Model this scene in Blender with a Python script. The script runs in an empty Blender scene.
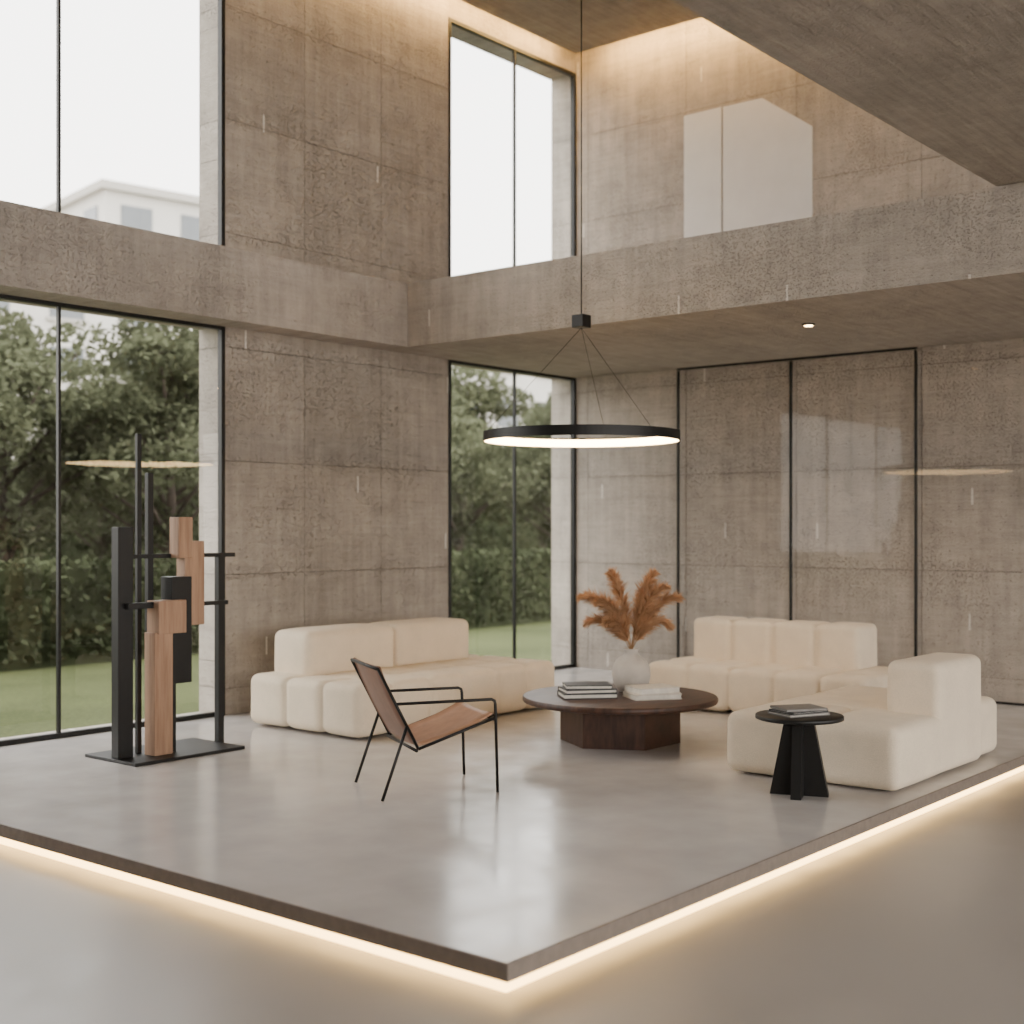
import bpy, bmesh, math, random
import numpy as np
from mathutils import Vector, Matrix, noise
random.seed(7); np.random.seed(7)
S=bpy.context.scene
# ------------------------------------------------------------------ materials
def srgb(r,g,b):
    f=lambda c:(c/255/12.92) if c/255<=0.04045 else ((c/255+0.055)/1.055)**2.4
    return (f(r),f(g),f(b),1)
class N:
    def __init__(s,name):
        s.m=bpy.data.materials.new(name); s.m.use_nodes=True
        s.t=s.m.node_tree; s.t.nodes.clear()
        s.out=s.t.nodes.new('ShaderNodeOutputMaterial')
    def n(s,ty,ins=None,**kw):
        x=s.t.nodes.new(ty)
        for k,v in kw.items(): setattr(x,k,v)
        for k,v in (ins or {}).items():
            if hasattr(v,'is_output') : s.t.links.new(v,x.inputs[k])
            else: x.inputs[k].default_value=v
        return x
    def math(s,op,a,b=0.0,c=0.0,clamp=False):
        x=s.n('ShaderNodeMath',{0:a,1:b,2:c},operation=op); x.use_clamp=clamp; return x.outputs[0]
    def ramp(s,fac,stops):
        x=s.n('ShaderNodeValToRGB',{0:fac}); e=x.color_ramp.elements
        while len(e)<len(stops): e.new(0.5)
        for i,(p,c) in enumerate(stops):
            e[i].position=p; e[i].color=c if len(c)==4 else (*c,1)
        return x.outputs[0]
    def mix(s,f,a,b,bt='MIX'):
        x=s.n('ShaderNodeMix',data_type='RGBA',blend_type=bt)
        for k,v in ((0,f),(6,a),(7,b)):
            if hasattr(v,'is_output'): s.t.links.new(v,x.inputs[k])
            else: x.inputs[k].default_value=v
        return x.outputs[2]
    def noise(s,vec,sc,det=4,rough=0.55):
        return s.n('ShaderNodeTexNoise',{'Vector':vec,'Scale':sc,'Detail':det,'Roughness':rough}).outputs[0]
    def done(s,sh):
        s.t.links.new(sh,s.out.inputs[0]); return s.m
    def pos(s): return s.n('ShaderNodeNewGeometry').outputs['Position']
def g(v): return (v,v,v,1)

def concrete(name,plane,base=(176,164,152),joints=True,rough=0.8,w=0.97,h=0.97,oz=0.23,ox=0.16,marks=True,pits=1.0,crust=0.0):
    m=N(name); p=m.pos()
    sp=m.n('ShaderNodeSeparateXYZ',{0:p})
    a,b,c={'y':('X','Z','Y'),'x':('Y','Z','X'),'z':('X','Y','Z')}[plane]
    u=m.n('ShaderNodeCombineXYZ',{0:sp.outputs[a],1:sp.outputs[b],2:sp.outputs[c]}).outputs[0]
    big=m.noise(u,0.6,3); med=m.noise(u,4.5,6,0.72)
    st=m.n('ShaderNodeMapping',{'Vector':u,'Scale':(11,0.7,1)}).outputs[0]
    streak=m.noise(st,1.0,5,0.65)
    st2=m.n('ShaderNodeMapping',{'Vector':u,'Scale':(1.6,24,2)}).outputs[0]
    board=m.noise(st2,1.0,5,0.65)
    B=np.array(srgb(*base)[:3])
    lo=tuple(B*0.74)+(1,); hi=tuple(np.minimum(B*1.26,1))+(1,)
    s1=m.math('MULTIPLY_ADD',med,0.32,m.math('MULTIPLY',big,0.24))
    s2=m.math('MULTIPLY_ADD',streak,0.28 if plane!='z' else 0.08,s1)
    s3=m.math('MULTIPLY_ADD',board,0.18 if plane!='z' else 0.34,s2)
    col=m.ramp(s3,[(0.40,lo),(0.62,hi)])
    fine=m.noise(u,52,3,0.65)
    patch=m.math('ADD',m.noise(u,1.3,4,0.6),crust)
    if joints:   # honeycombing gathers along the lift lines
        fr=m.math('FRACT',m.math('DIVIDE',m.math('SUBTRACT',sp.outputs[b],oz-h*10),h))
        dd=m.math('ABSOLUTE',m.math('SUBTRACT',fr,0.5))
        patch=m.math('ADD',patch,m.math('MULTIPLY',m.math('SUBTRACT',dd,0.40),1.6,clamp=True))
    area=m.ramp(patch,[(0.47,g(0.08)),(0.62,g(1))])
    pm=m.ramp(fine,[(0.39,g(1)),(0.45,g(0))])
    vo2=m.n('ShaderNodeTexVoronoi',{'Vector':u,'Scale':9.0},voronoi_dimensions='2D').outputs['Distance']
    hole=m.ramp(vo2,[(0.04,g(1)),(0.07,g(0))])
    pit=m.math('ADD',m.math('MULTIPLY',pm,area),m.math('MULTIPLY',hole,0.8),clamp=True)
    col=m.mix(m.math('MULTIPLY',pit,0.30*pits),col,tuple(B*0.42)+(1,))
    if marks and plane!='z':
        mp=m.n('ShaderNodeMapping',{'Vector':u,'Scale':(0.70,0.65,1),'Location':(.3,.1,0)}).outputs[0]
        vo=m.n('ShaderNodeTexVoronoi',{'Vector':mp,'Scale':1.0,'Randomness':0.6},voronoi_dimensions='2D')
        df=m.n('ShaderNodeVectorMath',{0:mp,1:vo.outputs['Position']},operation='SUBTRACT').outputs[0]
        ds=m.n('ShaderNodeSeparateXYZ',{0:df})
        mk=m.math('MULTIPLY',m.math('LESS_THAN',m.math('ABSOLUTE',ds.outputs[0]),0.0065),m.math('LESS_THAN',m.math('ABSOLUTE',ds.outputs[1]),0.05))
        col=m.mix(m.math('MULTIPLY',mk,0.75),col,srgb(232,228,220))
    hgt=m.math('MULTIPLY_ADD',med,0.5,m.math('MULTIPLY',board,0.5 if plane=='z' else 0.32))
    hgt=m.math('MULTIPLY_ADD',streak,0.25,hgt)
    hgt=m.math('MULTIPLY_ADD',fine,0.28,hgt)
    hgt=m.math('SUBTRACT',hgt,m.math('MULTIPLY',pit,0.55*pits))
    if joints:
        wob=m.n('ShaderNodeTexNoise',{'Vector':u,'Scale':7.0,'Detail':3.0}).outputs['Color']
        wv=m.n('ShaderNodeVectorMath',{0:wob,1:(0.012,0.012,0.0)},operation='MULTIPLY').outputs[0]
        uv=m.n('ShaderNodeVectorMath',{0:u,1:wv},operation='ADD').outputs[0]
        mp=m.n('ShaderNodeMapping',{'Vector':uv,'Location':(-ox,-oz,0)}).outputs[0]
        br=m.n('ShaderNodeTexBrick',{'Vector':mp,'Color1':g(0.92),'Color2':g(1.06),'Mortar':g(0.70),'Scale':1.0,
             'Mortar Size':0.005,'Mortar Smooth':0.6,'Brick Width':w,'Row Height':h})
        br.offset=0.0; br.squash=1.0
        col=m.mix(0.9,col,br.outputs[0],'MULTIPLY')
        hgt=m.math('SUBTRACT',hgt,m.math('MULTIPLY',br.outputs[1],0.5))
    bmp=m.n('ShaderNodeBump',{'Strength':0.85,'Distance':0.033,'Height':hgt}).outputs[0]
    bs=m.n('ShaderNodeBsdfPrincipled',{'Base Color':col,'Roughness':rough,'Normal':bmp})
    return m.done(bs.outputs[0])

def floor_mat(name,base,rough):
    m=N(name); p=m.pos()
    a=m.n('ShaderNodeTexNoise',{'Vector':p,'Scale':0.6,'Detail':2.0},noise_dimensions='2D').outputs[0]
    b=m.n('ShaderNodeTexNoise',{'Vector':p,'Scale':3.2,'Detail':4.0},noise_dimensions='2D').outputs[0]
    s=m.math('MULTIPLY_ADD',a,0.5,m.math('MULTIPLY',b,0.5))
    B=np.array(srgb(*base)[:3])
    col=m.ramp(s,[(0.3,tuple(B*0.90)),(0.7,tuple(B*1.08))])
    ro=m.n('ShaderNodeMapRange',{0:b,1:0.3,2:0.7,3:rough-.04,4:rough+.05}).outputs[0]
    return m.done(m.n('ShaderNodeBsdfPrincipled',{'Base Color':col,'Roughness':ro}).outputs[0])

def simple(name,col,rough=0.5,metal=0.0,nscale=20,namt=0.12,bump=0.0,spec=0.5):
    m=N(name); tc=m.n('ShaderNodeTexCoord').outputs['Object']
    n=m.noise(tc,nscale,4)
    B=np.array(srgb(*col)[:3])
    c=m.ramp(n,[(0.3,tuple(B*(1-namt))),(0.7,tuple(np.minimum(1,B*(1+namt))))])
    ins={'Base Color':c,'Roughness':rough,'Metallic':metal,'Specular IOR Level':spec}
    if bump: ins['Normal']=m.n('ShaderNodeBump',{'Strength':bump,'Distance':0.01,'Height':n}).outputs[0]
    return m.done(m.n('ShaderNodeBsdfPrincipled',ins).outputs[0])

def wood(name,c0,c1,rough=0.5,scale=(18,18,1.2)):
    m=N(name); tc=m.n('ShaderNodeTexCoord').outputs['Object']
    mp=m.n('ShaderNodeMapping',{'Vector':tc,'Scale':scale}).outputs[0]
    n=m.noise(mp,1.6,6,0.6)
    c=m.ramp(n,[(0.32,srgb(*c0)),(0.68,srgb(*c1))])
    bmp=m.n('ShaderNodeBump',{'Strength':0.15,'Distance':0.01,'Height':n}).outputs[0]
    return m.done(m.n('ShaderNodeBsdfPrincipled',{'Base Color':c,'Roughness':rough,'Normal':bmp}).outputs[0])

def fabric(name,col):
    m=N(name); tc=m.n('ShaderNodeTexCoord').outputs['Object']
    n=m.noise(tc,120,3,0.7); n2=m.noise(tc,5,3)
    B=np.array(srgb(*col)[:3])
    c=m.ramp(m.math('MULTIPLY_ADD',n,0.6,m.math('MULTIPLY',n2,0.4)),[(0.3,tuple(B*0.86)),(0.7,tuple(np.minimum(B*1.08,1)))])
    bmp=m.n('ShaderNodeBump',{'Strength':0.5,'Distance':0.006,'Height':n}).outputs[0]
    return m.done(m.n('ShaderNodeBsdfPrincipled',{'Base Color':c,'Roughness':0.95,'Normal':bmp,'Sheen Weight':0.1,'Specular IOR Level':0.15}).outputs[0])

def emit(name,col,st):
    m=N(name); return m.done(m.n('ShaderNodeEmission',{0:col,1:st}).outputs[0])

def glass(name,tint=(0.97,0.98,0.97,1),ior=1.5):
    m=N(name)
    fr=m.n('ShaderNodeFresnel',{'IOR':ior}).outputs[0]
    t=m.n('ShaderNodeBsdfTransparent',{0:tint}).outputs[0]
    gl=m.n('ShaderNodeBsdfGlossy',{0:g(1),'Roughness':0.0}).outputs[0]
    return m.done(m.n('ShaderNodeMixShader',{0:fr,1:t,2:gl}).outputs[0])

M_wy=concrete('concrete_wall_y','y',base=(160,151,141)); M_wx=concrete('concrete_wall_x','x',w=1.3,ox=0.98,base=(177,167,156))
M_ceil=concrete('concrete_ceiling','z',base=(158,149,139),joints=False,pits=0.4)
M_bx=concrete('concrete_beam_x','x',joints=False,marks=True,base=(173,164,154),pits=0.6); M_by=concrete('concrete_beam_y','y',joints=False,marks=False,base=(160,151,142),pits=0.6)
M_fl=floor_mat('polished_platform',(196,191,187),0.17); M_fl2=floor_mat('polished_floor',(154,148,142),0.32)
M_edge=simple('platform_edge',(118,107,98),0.6,bump=0.2)
M_black=simple('black_metal',(24,23,22),0.45,0.3,30,0.1)
M_frame=simple('window_frame_metal',(28,28,27),0.4,0.4)
M_led=emit('led_warm',(1.0,0.62,0.22,1),10.0)
M_cove=emit('cove_led',(1.0,0.60,0.20,1),85.0)
M_ring=emit('ring_led',(1.0,0.66,0.30,1),32.0)
M_glass=glass('clear_glass',ior=1.42); M_glass2=glass('partition_glass',(0.98,0.98,0.98,1),1.25); M_fab=fabric('cream_boucle',(230,214,190))
M_walnut=wood('dark_walnut',(50,33,26),(84,57,45),0.45,(3,16,3))
M_oak=wood('oak_block',(144,110,86),(180,144,116),0.55)
M_leather=simple('tan_leather',(182,138,108),0.45,0,14,0.12,0.15)
M_leather2=simple('brown_leather',(130,96,78),0.45,0,14,0.12,0.15)
M_cer=simple('stoneware',(192,184,174),0.75,0,9,0.1,0.25)
M_pamp=simple('pampas_plume',(190,148,110),0.9,0,8,0.25)
M_stem=simple('dry_stem',(150,115,78),0.8)
M_page=simple('book_pages',(226,220,208),0.8); M_cov1=simple('black_cover',(26,26,27),0.45)
M_cov2=simple('cream_cover',(212,203,188),0.6); M_cov3=simple('grey_cover',(120,115,110),0.5)
M_lightpatch=simple('light_patch_paint',(226,222,217),0.85,0,3,0.04)  # pale colour standing in for the patch of light on the back wall

# ------------------------------------------------------------------ builder
class Bd:
    def __init__(s): s.v=[]; s.f=[]; s.mi=[]; s.sm=[]; s.mats=[]
    def mid(s,m):
        if m not in s.mats: s.mats.append(m)
        return s.mats.index(m)
    def add(s,vs,fs,m,smooth=False,M=None):
        o=len(s.v); k=s.mid(m)
        for v in vs:
            v=Vector(v); s.v.append(tuple(M@v) if M else tuple(v))
        for f in fs: s.f.append([i+o for i in f]); s.mi.append(k); s.sm.append(smooth)
    def bm(s,b,m,smooth=False,M=None):
        b.verts.index_update()
        s.add([v.co.copy() for v in b.verts],[[v.index for v in f.verts] for f in b.faces],m,smooth,M); b.free()
    def box(s,x0,x1,y0,y1,z0,z1,m,bev=0.0,seg=2,M=None):
        b=bmesh.new(); bmesh.ops.create_cube(b,size=1)
        for v in b.verts: v.co=Vector((x0+(v.co.x+.5)*(x1-x0),y0+(v.co.y+.5)*(y1-y0),z0+(v.co.z+.5)*(z1-z0)))
        if bev: bmesh.ops.bevel(b,geom=list(b.edges),offset=bev,segments=seg,profile=0.5,affect='EDGES')
        s.bm(b,m,False,M)
    def lathe(s,c,prof,m,n=48,smooth=True,M=None,a0=0.0):
        vs=[];fs=[]
        for (r,z) in prof:
            for i in range(n):
                a=a0+2*math.pi*i/n; vs.append((c[0]+r*math.cos(a),c[1]+r*math.sin(a),c[2]+z))
        for j in range(len(prof)-1):
            for i in range(n):
                k=(i+1)%n; fs.append([j*n+i,j*n+k,(j+1)*n+k,(j+1)*n+i])
        fs.append(list(range(n))[::-1]); fs.append([(len(prof)-1)*n+i for i in range(n)])
        s.add(vs,fs,m,smooth,M)
    def tube(s,pts,r,m,n=10,M=None,closed=False):
        pts=[Vector(p) for p in pts]; vs=[];fs=[]; L=len(pts)
        up=Vector((0.13,0.21,0.97))
        for i,p in enumerate(pts):
            t=((pts[(i+1)%L] if closed else pts[min(i+1,L-1)])-(pts[i-1] if (closed or i>0) else pts[0])).normalized()
            a=t.cross(up)
            if a.length<0.3: a=t.cross(Vector((1,0.2,0)))
            a.normalize(); b=t.cross(a).normalized()
            rr=r[i] if isinstance(r,(list,tuple)) else r
            for k in range(n):
                an=2*math.pi*k/n; vs.append(p+a*rr*math.cos(an)+b*rr*math.sin(an))
        for i in range(L if closed else L-1):
            j=(i+1)%L
            for k in range(n):
                q=(k+1)%n; fs.append([i*n+k,i*n+q,j*n+q,j*n+k])
        if not closed: fs.append(list(range(n))[::-1]); fs.append([(L-1)*n+k for k in range(n)])
        s.add(vs,fs,m,True,M)
    def puff(s,x0,x1,y0,y1,z0,z1,m,r=0.09,sx=(),sy=(),sz=(),dep=0.03,w=0.035,step=0.026,wob=0.004,crown=0.0):
        lo=Vector((x0,y0,z0)); hi=Vector((x1,y1,z1)); d=hi-lo
        r=min(r,min(d)/2-0.004)
        n=[max(6,int(d[i]/step)) for i in range(3)]
        idx={}; vs=[]; fs=[]
        def vid(i,j,k):
            key=(i,j,k)
            if key in idx: return idx[key]
            def cc(t,N_,L):
                return L*(0.5-0.5*math.cos(math.pi*t/N_))*0.45+L*t/N_*0.55
            p=Vector((x0+cc(i,n[0],d.x),y0+cc(j,n[1],d.y),z0+cc(k,n[2],d.z)))
            q=Vector([min(max(p[a],lo[a]+r),hi[a]-r) for a in range(3)])
            dr=(p-q); dr=dr.normalized() if dr.length>1e-9 else Vector((0,0,1))
            P=q+dr*r; off=0
            for a,ss in ((0,sx),(1,sy),(2,sz)):
                for sv in ss: off-=dep*math.exp(-abs(P[a]-sv)/w)*(1-dr[a]**2)
            off+=wob*(noise.noise(P*3.0+Vector((5,1,2)))*1.2)
            if crown:
                off+=crown*max(0,dr.z)*(1-abs(2*(P.x-x0)/d.x-1)**2)*(1-abs(2*(P.y-y0)/d.y-1)**2)
            P=P+dr*off; P.z=max(P.z,z0)
            idx[key]=len(vs); vs.append(P); return idx[key]
        A,B,C=n
        for i in range(A):
            for j in range(B):
                fs.append([vid(i,j,0),vid(i,j+1,0),vid(i+1,j+1,0),vid(i+1,j,0)])
                fs.append([vid(i,j,C),vid(i+1,j,C),vid(i+1,j+1,C),vid(i,j+1,C)])
        for i in range(A):
            for k in range(C):
                fs.append([vid(i,0,k),vid(i+1,0,k),vid(i+1,0,k+1),vid(i,0,k+1)])
                fs.append([vid(i,B,k),vid(i,B,k+1),vid(i+1,B,k+1),vid(i+1,B,k)])
        for j in range(B):
            for k in range(C):
                fs.append([vid(0,j,k),vid(0,j,k+1),vid(0,j+1,k+1),vid(0,j+1,k)])
                fs.append([vid(A,j,k),vid(A,j+1,k),vid(A,j+1,k+1),vid(A,j,k+1)])
        s.add(vs,fs,m,True)
    def make(s,name,M=None):
        V=np.array(s.v)
        c=(V.min(0)+V.max(0))/2; c[2]=V[:,2].min()
        me=bpy.data.meshes.new(name); me.from_pydata((V-c).tolist(),[],s.f)
        for m in s.mats: me.materials.append(m)
        me.polygons.foreach_set('material_index',s.mi); me.polygons.foreach_set('use_smooth',s.sm)
        me.update(); o=bpy.data.objects.new(name,me); o.location=c
        S.collection.objects.link(o); return o
def single(name,x0,x1,y0,y1,z0,z1,m,bev=0.0):
    b=Bd(); b.box(x0,x1,y0,y1,z0,z1,m,bev); return b.make(name)

# ------------------------------------------------------------------ room shell
WY=8.95; WX=12.0; WT=0.35
LOW=-0.125
ZT=7.3
b=Bd()
def wy(x0,x1,z0,z1): b.box(x0,x1,WY,WY+WT,z0,z1,M_wy)
wy(-4,1.9,-0.3,ZT)
wy(7.02,9.84,-0.3,ZT)
wy(1.9,7.02,3.31,3.9); wy(9.84,12.0,3.31,3.9)
wy(1.9,7.02,6.78,ZT); wy(9.84,12.0,6.78,ZT)
wy(1.9,7.02,-0.3,0.0); wy(9.84,12.0,-0.3,0.0)
b.make('wall_left')
single('wall_back',WX,WX+WT,-5,WY+WT,-0.3,ZT,M_wx)
single('added_wall_rear',-4.3,-4,-5,WY+WT,-0.3,ZT,M_wx)  # unseen wall, added to keep bright sky out of the partition glass reflection
single('beam_left',-4,8.91,8.62,WY,3.30,3.90,M_by,0.008)
single('gallery_slab',8.91,WX,-5,WY,3.30,3.90,M_ceil)
single('gallery_fascia',8.90,8.91,-5,8.62,3.30,3.90,M_bx)
single('ceiling_low',-4,WX,-5,3.10,3.905,4.2,M_ceil)
single('ceiling_upper',-4,11.68,-5,8.72,6.87,7.0,M_ceil)
single('roof',-4.3,WX+WT,-5,WY+WT,ZT,ZT+0.2,M_ceil)
single('cove_light',11.681,11.695,3.4,8.5,6.91,6.98,M_cove)
single('cove_light.001',1,11.6,8.721,8.733,6.91,6.97,M_cove)
single('floor',-6,WX,-6,WY,LOW-0.15,LOW,M_fl2)
PX,PY=3.69,3.065
ST=-0.064
b=Bd(); b.box(PX,WX,PY,WY,ST,0.0,M_fl,0.0)
b.box(PX-0.012,PX,PY-0.012,WY,ST-.002,0.001,M_edge); b.box(PX,WX,PY-0.012,PY,ST-.002,0.001,M_edge)
b.box(PX+0.055,WX,PY+0.055,WY,LOW,ST,M_edge)
b.make('floor_platform')
single('led_strip',PX+0.03,PX+0.054,PY+0.03,WY-.03,LOW+0.002,ST-.003,M_led)
single('led_strip.001',PX+0.056,WX-.1,PY+0.03,PY+0.054,LOW+0.002,ST-.003,M_led)
def window(name,x0,x1,z0,z1,mull):
    b=Bd(); fw=0.038; y0,y1=WY-0.008,WY+0.045
    b.box(x0,x0+fw,y0,y1,z0,z1,M_frame); b.box(x1-fw,x1,y0,y1,z0,z1,M_frame)
    b.box(x0+fw,x1-fw,y0,y1,z0,z0+fw,M_frame); b.box(x0+fw,x1-fw,y0,y1,z1-fw,z1,M_frame)
    for mx in mull: b.box(mx-0.011,mx+0.011,y0+.01,y1-.01,z0+fw,z1-fw,M_frame)
    b.add([(x0+fw,WY+.015,z0+fw),(x1-fw,WY+.015,z0+fw),(x1-fw,WY+.015,z1-fw),(x0+fw,WY+.015,z1-fw)],[[0,1,2,3]],M_glass)
    b.make(name)
window('window_1',1.9,7.02,0.0,3.31,[3.7,5.47])
window('window_2',9.84,12.0,0.0,3.31,[10.92])
window('window_3',1.9,7.02,3.9,6.78,[3.7,5.47])
window('window_4',9.84,12.0,3.9,6.78,[10.92])
b=Bd(); ys=[7.54,6.21,4.91]
for y in ys: b.box(11.935,11.955,y-0.012,y+0.012,0.0,3.27,M_frame)
b.box(11.935,11.955,ys[2]-.012,ys[0]+.012,3.276,3.298,M_frame); b.box(11.93,11.96,2.2,ys[0],0.0,0.02,M_frame)
b.add([(11.945,2.2,0.02),(11.945,7.52,0.02),(11.945,7.52,3.29),(11.945,2.2,3.29)],[[0,1,2,3]],M_glass2)
b.make('glass_partition')
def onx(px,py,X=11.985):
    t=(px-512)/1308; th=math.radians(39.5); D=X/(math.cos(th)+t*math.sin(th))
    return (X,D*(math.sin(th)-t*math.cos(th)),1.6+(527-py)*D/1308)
for nm,P in (('painted_light_patch',[(684,116),(721,107),(721,234),(684,240)]),('painted_light_patch.001',[(723,107),(762,98),(812,126),(812,218),(723,234)])):  # bright light patch on the upper wall, painted in as thin pale slabs
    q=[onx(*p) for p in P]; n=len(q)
    b=Bd(); b.add(q+[(11.999,y,z) for x,y,z in q],[list(range(n))[::-1]]+[[i,(i+1)%n,(i+1)%n+n,i+n] for i in range(n)],M_lightpatch); b.make(nm)
b=Bd(); b.lathe((10.03,5.05,3.285),[(0.045,0.0),(0.055,0.014)],M_black,24); b.lathe((10.03,5.05,3.283),[(0.036,0),(0.036,0.006)],M_ring,24); b.make('recessed_downlight')

# ------------------------------------------------------------------ sofas
b=Bd()
b.puff(6.77,9.20,7.06,8.34,0.02,0.42,M_fab,0.07,sx=(7.17,7.58,7.98,8.39,8.80),sy=(7.48,7.90),dep=0.042,w=0.02,step=.02)
b.puff(7.02,8.03,7.90,8.34,0.36,0.76,M_fab,0.065,dep=0.02,crown=0.01)
b.puff(8.04,9.0,7.90,8.34,0.36,0.76,M_fab,0.065,dep=0.02,crown=0.01)
for x in (7.0,9.0):
    for y in (7.3,8.1): b.box(x-.03,x+.03,y-.03,y+.03,0.0,0.06,M_black)
b.make('sofa')
b=Bd()
b.puff(9.75,10.78,4.42,6.50,0.02,0.40,M_fab,0.065,sy=(4.83,5.25,5.67,6.08),sx=(10.05,),dep=0.044,w=0.022,step=.02)
b.puff(10.34,10.76,4.75,6.38,0.34,0.765,M_fab,0.055,sy=(5.16,5.57,5.98),dep=0.042,w=0.022,step=.02)
for x in (9.95,10.6):
    for y in (4.6,6.3): b.box(x-.03,x+.03,y-.03,y+.03,0.0,0.06,M_black)
b.make('sofa.001')
b=Bd()
b.puff(7.45,8.20,3.17,4.36,0.012,0.405,M_fab,0.075,sy=(3.77,),dep=0.06,w=0.026,step=.02)
b.puff(8.14,9.06,3.50,4.36,0.012,0.405,M_fab,0.07,sx=(8.60,),dep=0.04,w=0.025)
b.puff(8.10,8.90,3.18,3.54,0.012,0.735,M_fab,0.065,dep=0.02)
b.puff(8.91,9.32,3.22,4.36,0.012,0.405,M_fab,0.07,sy=(3.8,),dep=0.04,w=0.03)
for x in (7.7,9.1):
    for y in (3.5,4.1): b.box(x-.03,x+.03,y-.03,y+.03,0.0,0.06,M_black)
b.make('sectional_sofa')

# ------------------------------------------------------------------ coffee table
TX,TY=8.06,5.60
b=Bd()
b.lathe((TX,TY,0),[(0.70,0.295),(0.722,0.302),(0.728,0.315),(0.728,0.330),(0.722,0.340),(0.715,0.342)],M_walnut,96,True)
b.lathe((TX,TY,0),[(0.45,0.0),(0.45,0.296)],M_walnut,6,False,a0=math.radians(-121.5))
b.make('coffee_table')
VX,VY,VZ=8.27,5.64,0.343
b=Bd()
prof=[(0.07,0),(0.10,0.01),(0.135,0.07),(0.148,0.13),(0.143,0.19),(0.115,0.245),(0.07,0.275),(0.055,0.29),(0.055,0.315),(0.066,0.33),(0.060,0.332),(0.048,0.315),(0.045,0.28)]
b.lathe((VX,VY,VZ),prof,M_cer,48)
b.make('vase')
b=Bd()
th=math.radians(39.5); R=Vector((math.sin(th),-math.cos(th),0)); F=Vector((math.cos(th),math.sin(th),0))
def plume(lat,dep,top,droop,seed,wd=1.0):
    rnd=random.Random(seed)
    p0=Vector((VX,VY,VZ+0.285)); top-=0.185
    pts=[]
    for i in range(25):
        t=i/24
        o=(R*lat+F*dep)*(t**1.5)
        z=top*(1-(1-t)**1.3)-droop*max(0,t-0.65)**2*6
        pts.append(p0+o+Vector((0,0,z)))
    b.tube(pts,[0.004-0.0028*i/24 for i in range(25)],M_stem,5)
    for i in range(900):
        s=rnd.random(); t=0.24+0.76*s
        k=t*24; a=int(min(k,23)); P=pts[a].lerp(pts[a+1],k-a); T=(pts[a+1]-pts[a]).normalized()
        ln=(0.03+0.085*math.sin(math.pi*min(1,s*0.72+0.2))**0.9)*rnd.uniform(.6,1.2)*wd
        an=rnd.uniform(0,2*math.pi); d=Vector((math.cos(an),math.sin(an),rnd.uniform(-.4,.4)))
        d=(d-T*d.dot(T)).normalized()
        dir1=(T*1.0+d*0.66).normalized()
        q1=P+dir1*ln*0.6; q2=q1+(dir1+d*.35+Vector((0,0,-0.35))).normalized()*ln*0.5
        side=dir1.cross(Vector((rnd.uniform(-1,1),rnd.uniform(-1,1),rnd.uniform(-1,1)))).normalized()*0.003
        b.add([P-side*.6,P+side*.6,q1+side,q1-side,q2],[[0,1,2,3],[3,2,4]],M_pamp)
for a in [(-0.38,0.02,0.68,0.08,1),(-0.27,-0.06,0.66,0.10,2,.9),(-0.15,0.06,0.80,0.0,3),(-0.34,0.10,0.50,0.12,4,.9),(-0.20,-0.10,0.50,0.1,12,.8),
          (0.17,0.0,0.80,0.0,5),(0.26,-0.05,0.74,0.05,6,.9),(0.37,0.04,0.67,0.08,7),(0.31,0.10,0.50,0.15,8,.9),(0.18,0.08,0.56,0.05,9,.8)]:
    plume(*a)
b.make('pampas_grass')
def books(name,cx,cy,z,ang,lst):
    b=Bd(); 
    for (w,d,h,cov,da) in lst:
        M=Matrix.Translation((cx,cy,0))@Matrix.Rotation(ang+da,4,'Z')
        b.box(-w/2,w/2,-d/2,d/2,z,z+0.006,cov,M=M); b.box(-w/2,w/2,-d/2,d/2,z+h-0.006,z+h,cov,M=M)
        b.box(-w/2+.006,w/2-.006,-d/2+.006,d/2-.002,z+.006,z+h-.006,M_page,M=M)
        b.box(-w/2,w/2,d/2-.004,d/2,z,z+h,cov,M=M); z+=h+0.0005
    b.make(name)
books('book_stack',7.84,5.74,0.343,math.radians(-42),[(0.40,0.28,0.036,M_cov1,0),(0.38,0.27,0.03,M_cov1,0.06),(0.34,0.25,0.03,M_cov1,-0.08)])
books('book_stack.001',8.09,5.33,0.343,math.radians(-35),[(0.36,0.27,0.04,M_cov2,0),(0.33,0.25,0.045,M_cov2,0.15)])
SX,SY=7.13,3.65
b=Bd()
b.lathe((SX,SY,0),[(0.25,0.452),(0.26,0.456),(0.26,0.474),(0.256,0.478)],M_black,64)
for k in range(4):
    M=Matrix.Translation((SX,SY,0))@Matrix.Rotation(math.radians(20+90*k),4,'Z')
    vs=[(0,-.03,0),(0.172,-.03,0),(0.085,-.03,0.452),(0,-.03,0.452)]; vs+=[(x,.03,z) for x,y,z in vs]
    b.add(vs,[[0,1,2,3],[7,6,5,4],[0,4,5,1],[1,5,6,2],[2,6,7,3],[3,7,4,0]],M_black,M=M)
b.make('side_table')
books('magazine_stack',7.14,3.66,0.4785,math.radians(-25),[(0.29,0.22,0.016,M_cov3,0),(0.28,0.21,0.014,M_cov1,0.1),(0.27,0.21,0.014,M_cov3,-0.15)])

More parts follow.
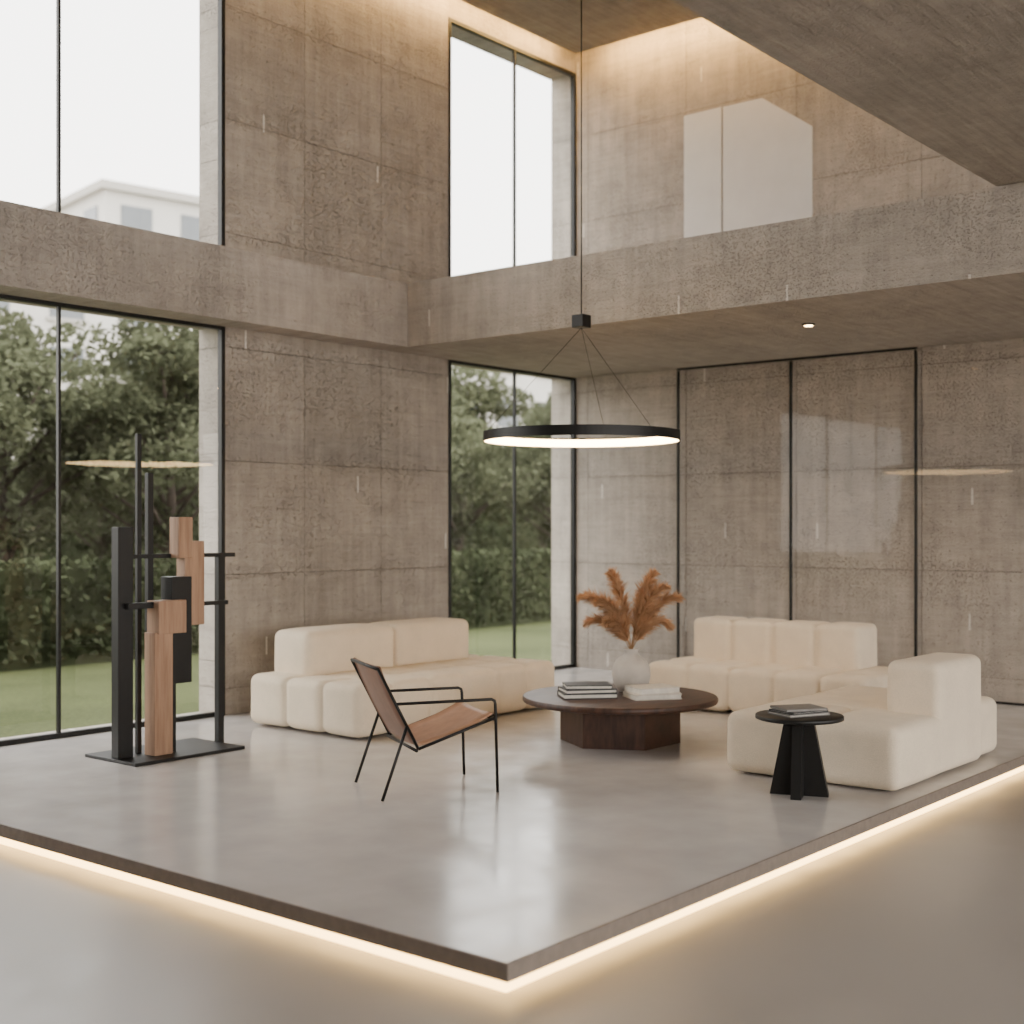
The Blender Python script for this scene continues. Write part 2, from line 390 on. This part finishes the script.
# ------------------------------------------------------------------ lounge chair (local: x fwd, y left)
b=Bd(); hw=0.305; r=0.0095
C=Matrix.Translation((5.87,5.53,0))@Matrix.Rotation(math.radians(-29),4,'Z')
A=(-.14,.29); T=(-.385,.77); Fp=(.33,.45)
for s in (-1,1):
    y=s*hw
    b.tube([(-.36,y,0.0),(-.21,y,.43)],r,M_black,M=C)
    b.tube([(.36,y,0.0),(.345,y,.53),(.34,y,.552),(.32,y,.562),(-.278,y,.562)],r,M_black,M=C)
    b.tube([(T[0],y,T[1]),(A[0],y,A[1])],r,M_black,M=C)
    b.tube([(A[0],y,A[1]),(Fp[0]+.01,y,Fp[1])],r,M_black,M=C)
for (x,z) in ((.345,.44),(T[0],T[1]),(-.15,.28)):
    b.tube([(x,-hw,z),(x,hw,z)],r,M_black,M=C)
def sling(p0,p1,sag,m,nrm,wid):
    n=14; vs=[];fs=[]
    for th_ in (0.0,0.012):
        for i in range(n+1):
            t=i/n; x=p0[0]+(p1[0]-p0[0])*t; z=p0[1]+(p1[1]-p0[1])*t; s_=sag*4*t*(1-t)
            x-=nrm[0]*(s_-th_); z-=nrm[1]*(s_-th_)
            for j in range(7):
                u=j/6*2-1; e=0.012*(1-u*u)
                vs.append((x-nrm[0]*e,u*wid,z-nrm[1]*e))
    K=(n+1)*7
    for i in range(n):
        for j in range(6):
            a=i*7+j; fs.append([a,a+1,a+8,a+7]); fs.append([K+a,K+a+7,K+a+8,K+a+1])
        for e in (0,6):
            a=i*7+e; fs.append([a,a+7,K+a+7,K+a])
    for j in range(6):
        for e in (0,n): a=e*7+j; fs.append([a,a+1,K+a+1,K+a])
    b.add(vs,fs,m,True,M=C)
sling((A[0]+.005,A[1]+.015),(Fp[0]-.0,Fp[1]+.02),0.02,M_leather,(-.3,.95),hw-.012)
sling((A[0]-.01,A[1]+.02),(T[0]+.005,T[1]+.01),0.012,M_leather2,(.9,.4),hw-.012)
b.make('lounge_chair')

# ------------------------------------------------------------------ sculpture
b=Bd()
b.box(5.13,6.05,7.48,8.08,0.0,0.022,M_black,0.003)
b.box(5.15,5.27,7.71,7.79,0.022,1.60,M_black,0.003)
b.box(5.365,5.40,7.80,7.83,0.022,2.25,M_black,0.002)
b.box(5.445,5.49,7.79,7.83,0.87,1.98,M_black,0.002)
b.box(5.27,6.20,7.78,7.80,1.38,1.41,M_black)
b.box(5.27,6.12,7.76,7.79,1.03,1.06,M_black)
b.box(5.20,5.42,7.66,7.71,1.04,1.08,M_black)
b.box(6.04,6.09,7.77,7.82,0.0,1.395,M_black,0.002)
b.box(5.38,5.53,7.62,7.74,0.022,0.87,M_oak,0.004)
b.box(5.40,5.63,7.60,7.74,0.86,1.09,M_oak,0.004)
b.box(5.56,5.60,7.68,7.72,0.022,1.05,M_black,0.002)
b.box(5.55,5.72,7.66,7.79,0.50,1.25,M_black,0.004)
b.box(5.69,5.86,7.70,7.80,0.90,1.50,M_oak,0.004)
b.box(5.63,5.75,7.69,7.80,1.38,1.67,M_oak,0.004)
b.make('abstract_sculpture')

# ------------------------------------------------------------------ pendant ring
RX,RY,RZ=8.20,6.06,2.265
b=Bd(); R0=0.765
def band(r0,r1,z0,z1,m):
    n=128; vs=[];fs=[]
    for (r,z) in ((r0,z0),(r1,z0),(r1,z1),(r0,z1)):
        for i in range(n): a=2*math.pi*i/n; vs.append((RX+r*math.cos(a),RY+r*math.sin(a),z))
    for j in range(4):
        for i in range(n): k=(i+1)%n; q=(j+1)%4; fs.append([j*n+i,j*n+k,q*n+k,q*n+i])
    b.add(vs,fs,m,False)
band(R0-0.010,R0,RZ,RZ+0.075,M_black)
band(R0-0.040,R0-.0102,RZ+.063,RZ+0.075,M_black)
band(R0-0.028,R0-0.0105,RZ+0.004,RZ+.0625,M_ring)
BZ=3.15
b.box(RX-.055,RX+.055,RY-.055,RY+.055,BZ,BZ+.10,M_black,0.006)
b.tube([(RX,RY,BZ+.10),(RX,RY,6.87)],0.0055,M_black,6)
for a in (20,140,260):
    a=math.radians(a); b.tube([(RX,RY,BZ),(RX+(R0-.02)*math.cos(a),RY+(R0-.02)*math.sin(a),RZ+.07)],0.0018,M_black,5)
b.make('ring_pendant_light')

# ------------------------------------------------------------------ exterior
GZ=-0.12
def grass():
    m=N('lawn'); p=m.pos(); a=m.noise(p,0.5,3); c=m.noise(p,30,4)
    col=m.ramp(m.math('MULTIPLY_ADD',a,.5,m.math('MULTIPLY',c,.5)),[(0.35,srgb(66,72,46)),(0.65,srgb(90,96,62))])
    return m.done(m.n('ShaderNodeBsdfPrincipled',{'Base Color':col,'Roughness':1.0,'Specular IOR Level':0.1}).outputs[0])
M_grass=grass()
single('lawn',-60,120,9.3,160,GZ-0.2,GZ,M_grass)
single('terrace_ground',-60,120,-60,-6,-0.5,-0.3,simple('paving',(170,164,156),0.9,0,1))
def leafmat(name,c0,c1,tr=0.3):
    m=N(name); p=m.pos(); n=m.noise(p,1.1,4)
    col=m.ramp(n,[(0.3,srgb(*c0)),(0.7,srgb(*c1))])
    d=m.n('ShaderNodeBsdfDiffuse',{0:col}).outputs[0]; t=m.n('ShaderNodeBsdfTranslucent',{0:col}).outputs[0]
    return m.done(m.n('ShaderNodeMixShader',{0:tr,1:d,2:t}).outputs[0])
M_leaf=leafmat('foliage',(78,82,64),(110,114,90)); M_hedge=leafmat('hedge_foliage',(56,62,46),(80,86,64),0.15)
M_bark=simple('bark',(78,68,60),0.9,0,10,0.3,0.5)
def leaves(centers,size,mat,b):
    n=len(centers); 
    d1=np.random.normal(size=(n,3)); d1/=np.linalg.norm(d1,axis=1)[:,None]
    d2=np.cross(d1,np.random.normal(size=(n,3))); d2/=np.linalg.norm(d2,axis=1)[:,None]
    sz=size*np.random.uniform(.6,1.3,(n,1))
    V=np.stack([centers-d1*sz,centers+d2*sz*.5,centers+d1*sz,centers-d2*sz*.5],1).reshape(-1,3)
    o=len(b.v); b.v+= [tuple(v) for v in V.tolist()]; k=b.mid(mat)
    b.f+=[[o+4*i,o+4*i+1,o+4*i+2,o+4*i+3] for i in range(n)]; b.mi+=[k]*n; b.sm+=[False]*n
def tree_mesh(seed):
    b=Bd(); rnd=random.Random(seed)
    b.tube([(0,0,-.1),(0.05,0.02,1.2),(0.0,0.1,2.4),(0.1,0.1,4.2)],[.12,.09,.07,.03],M_bark,8)
    cs=[]
    for i in range(28):
        a=rnd.uniform(0,6.28); rr=rnd.uniform(.2,1.9); z=rnd.uniform(1.4,5.2)
        k=math.sin(math.pi*min(1,max(0,(z-0.7)/5.2)))
        c=np.array([rr*k*math.cos(a),rr*k*math.sin(a),z]); 
        b.tube([(0.05,0.05,max(1.0,z-1.2)),tuple(c)],[.04,.012],M_bark,5)
        m=520; q=np.random.normal(size=(m,3)); q/=np.linalg.norm(q,axis=1)[:,None]
        q*=np.random.uniform(.35,1,(m,1))**.6*rnd.uniform(.5,.9); q[:,2]*=.7
        cs.append(c+q)
    leaves(np.concatenate(cs),0.07,M_leaf,b)
    return b
t0=tree_mesh(3).make('tree'); t0.location=(10.0,17.5,GZ); t0.scale=(1,1,.86)
spots=[(12.3,16.8,1.0),(14.8,18.3,1.02),(7.4,17.2,.9),(17.6,17.4,.92),(20.4,18.6,1.02),(23.2,17.5,.92),(26,18.6,1.05),(5,18,1),
 (8.5,24,1.0),(12.5,24.5,1.02),(17,24.5,1.05),(21.5,24,1.0),(26,24.5,1.02),(30.5,24,1.05),(14,21,0.75),(23,21.5,.8)]
for (x,y,s) in spots:
    o=bpy.data.objects.new('tree',t0.data); o.location=(x,y,GZ); o.scale=(s*1.05,s*1.05,s*0.88); o.rotation_euler=(0,0,random.uniform(0,6.28)); S.collection.objects.link(o)
def hedge(name,x0,x1,y0,y1,h,n,sz):
    b=Bd(); b.box(x0,x1,y0+.1,y1,GZ,h-.12,M_hedge)
    c=np.stack([np.random.uniform(x0,x1,n),np.random.uniform(y0,y1+.1,n),np.random.uniform(GZ+sz*1.3,h,n)],1)
    fmask=np.random.rand(n)<.6; c[fmask,1]=np.random.uniform(y0-.05,y0+.15,fmask.sum())
    leaves(c,sz,M_hedge,b); b.make(name)
hedge('hedge',-2,45,14.5,15.5,1.2,42000,.065)
hedge('hedge.001',0,60,29,30,3.0,30000,.13)
M_bld=simple('render_facade',(200,196,190),0.9,0,1,0.03); M_bw=simple('facade_window',(104,108,112),0.2,0,1,0.1)
M_roof=simple('roof_edge',(176,171,164),0.8)
def building(name,cx,cy,ang,w,d,h,fl):
    b=Bd(); M=Matrix.Translation((cx,cy,0))@Matrix.Rotation(math.radians(ang),4,'Z')
    b.box(-w/2,w/2,-d/2,d/2,GZ,h,M_bld,M=M); b.box(-w/2-.3,w/2+.3,-d/2-.3,d/2+.3,h,h+.35,M_roof,M=M)
    fh=h/fl
    for f in range(fl):
        z=f*fh+fh*.3
        nx=int(w/2.6)
        for i in range(nx):
            x=-w/2+(i+.5)*w/nx
            b.box(x-.7,x+.7,-d/2-.06,-d/2+.02,z,z+fh*.5,M_bw,M=M)
            b.box(x-.85,x+.85,-d/2-.15,-d/2+.02,z-.15,z-.02,M_roof,M=M)
        ny=int(d/2.6)
        for i in range(ny):
            y=-d/2+(i+.5)*d/ny; b.box(-w/2-.06,-w/2+.02,y-.7,y+.7,z,z+fh*.5,M_bw,M=M)
    b.make(name)
def fl_pt(px,D):
    t=(px-512)/1308; P=F*D+R*(t*D); return P.x,P.y
x,y=fl_pt(178,62); building('apartment_building',x,y,-10,11,9,15.8,6)
x,y=fl_pt(-10,55); building('apartment_building.001',x,y,-10,12,9,11.6,5)
x,y=fl_pt(478,70); building('apartment_building.002',x,y,-5,14,10,11.3,4)

# ------------------------------------------------------------------ light
W=bpy.data.worlds.new('overcast'); S.world=W; W.use_nodes=True; nt=W.node_tree
bg=nt.nodes['Background']; tc=nt.nodes.new('ShaderNodeTexCoord'); sp=nt.nodes.new('ShaderNodeSeparateXYZ'); rp=nt.nodes.new('ShaderNodeValToRGB')
nt.links.new(tc.outputs['Generated'],sp.inputs[0]); nt.links.new(sp.outputs[2],rp.inputs[0]); nt.links.new(rp.outputs[0],bg.inputs[0])
rp.color_ramp.elements[0].position=0.0; rp.color_ramp.elements[0].color=(1,0.95,0.89,1)
rp.color_ramp.elements[1].position=0.6; rp.color_ramp.elements[1].color=(0.97,0.955,0.94,1)
bg.inputs[1].default_value=6.5
def spot(name,loc,e,ang,col,r=0.05,rot=(0,0,0)):
    l=bpy.data.lights.new(name,'SPOT'); l.energy=e; l.spot_size=math.radians(ang); l.spot_blend=.8; l.color=col; l.shadow_soft_size=r
    o=bpy.data.objects.new(name,l); o.location=loc; o.rotation_euler=rot; S.collection.objects.link(o)
spot('downlight_lamp',(10.03,5.05,3.26),80,120,(1,.78,.55))

# ------------------------------------------------------------------ camera
cd=bpy.data.cameras.new('camera'); cd.lens=1308/1024*36; cd.sensor_width=36; cd.shift_y=15/1024
cd.dof.use_dof=True; cd.dof.focus_distance=7.8; cd.dof.aperture_fstop=1.4
co=bpy.data.objects.new('camera',cd); co.location=(0,0,1.6); co.rotation_euler=(math.pi/2,0,math.radians(39.5-90)); S.collection.objects.link(co); S.camera=co
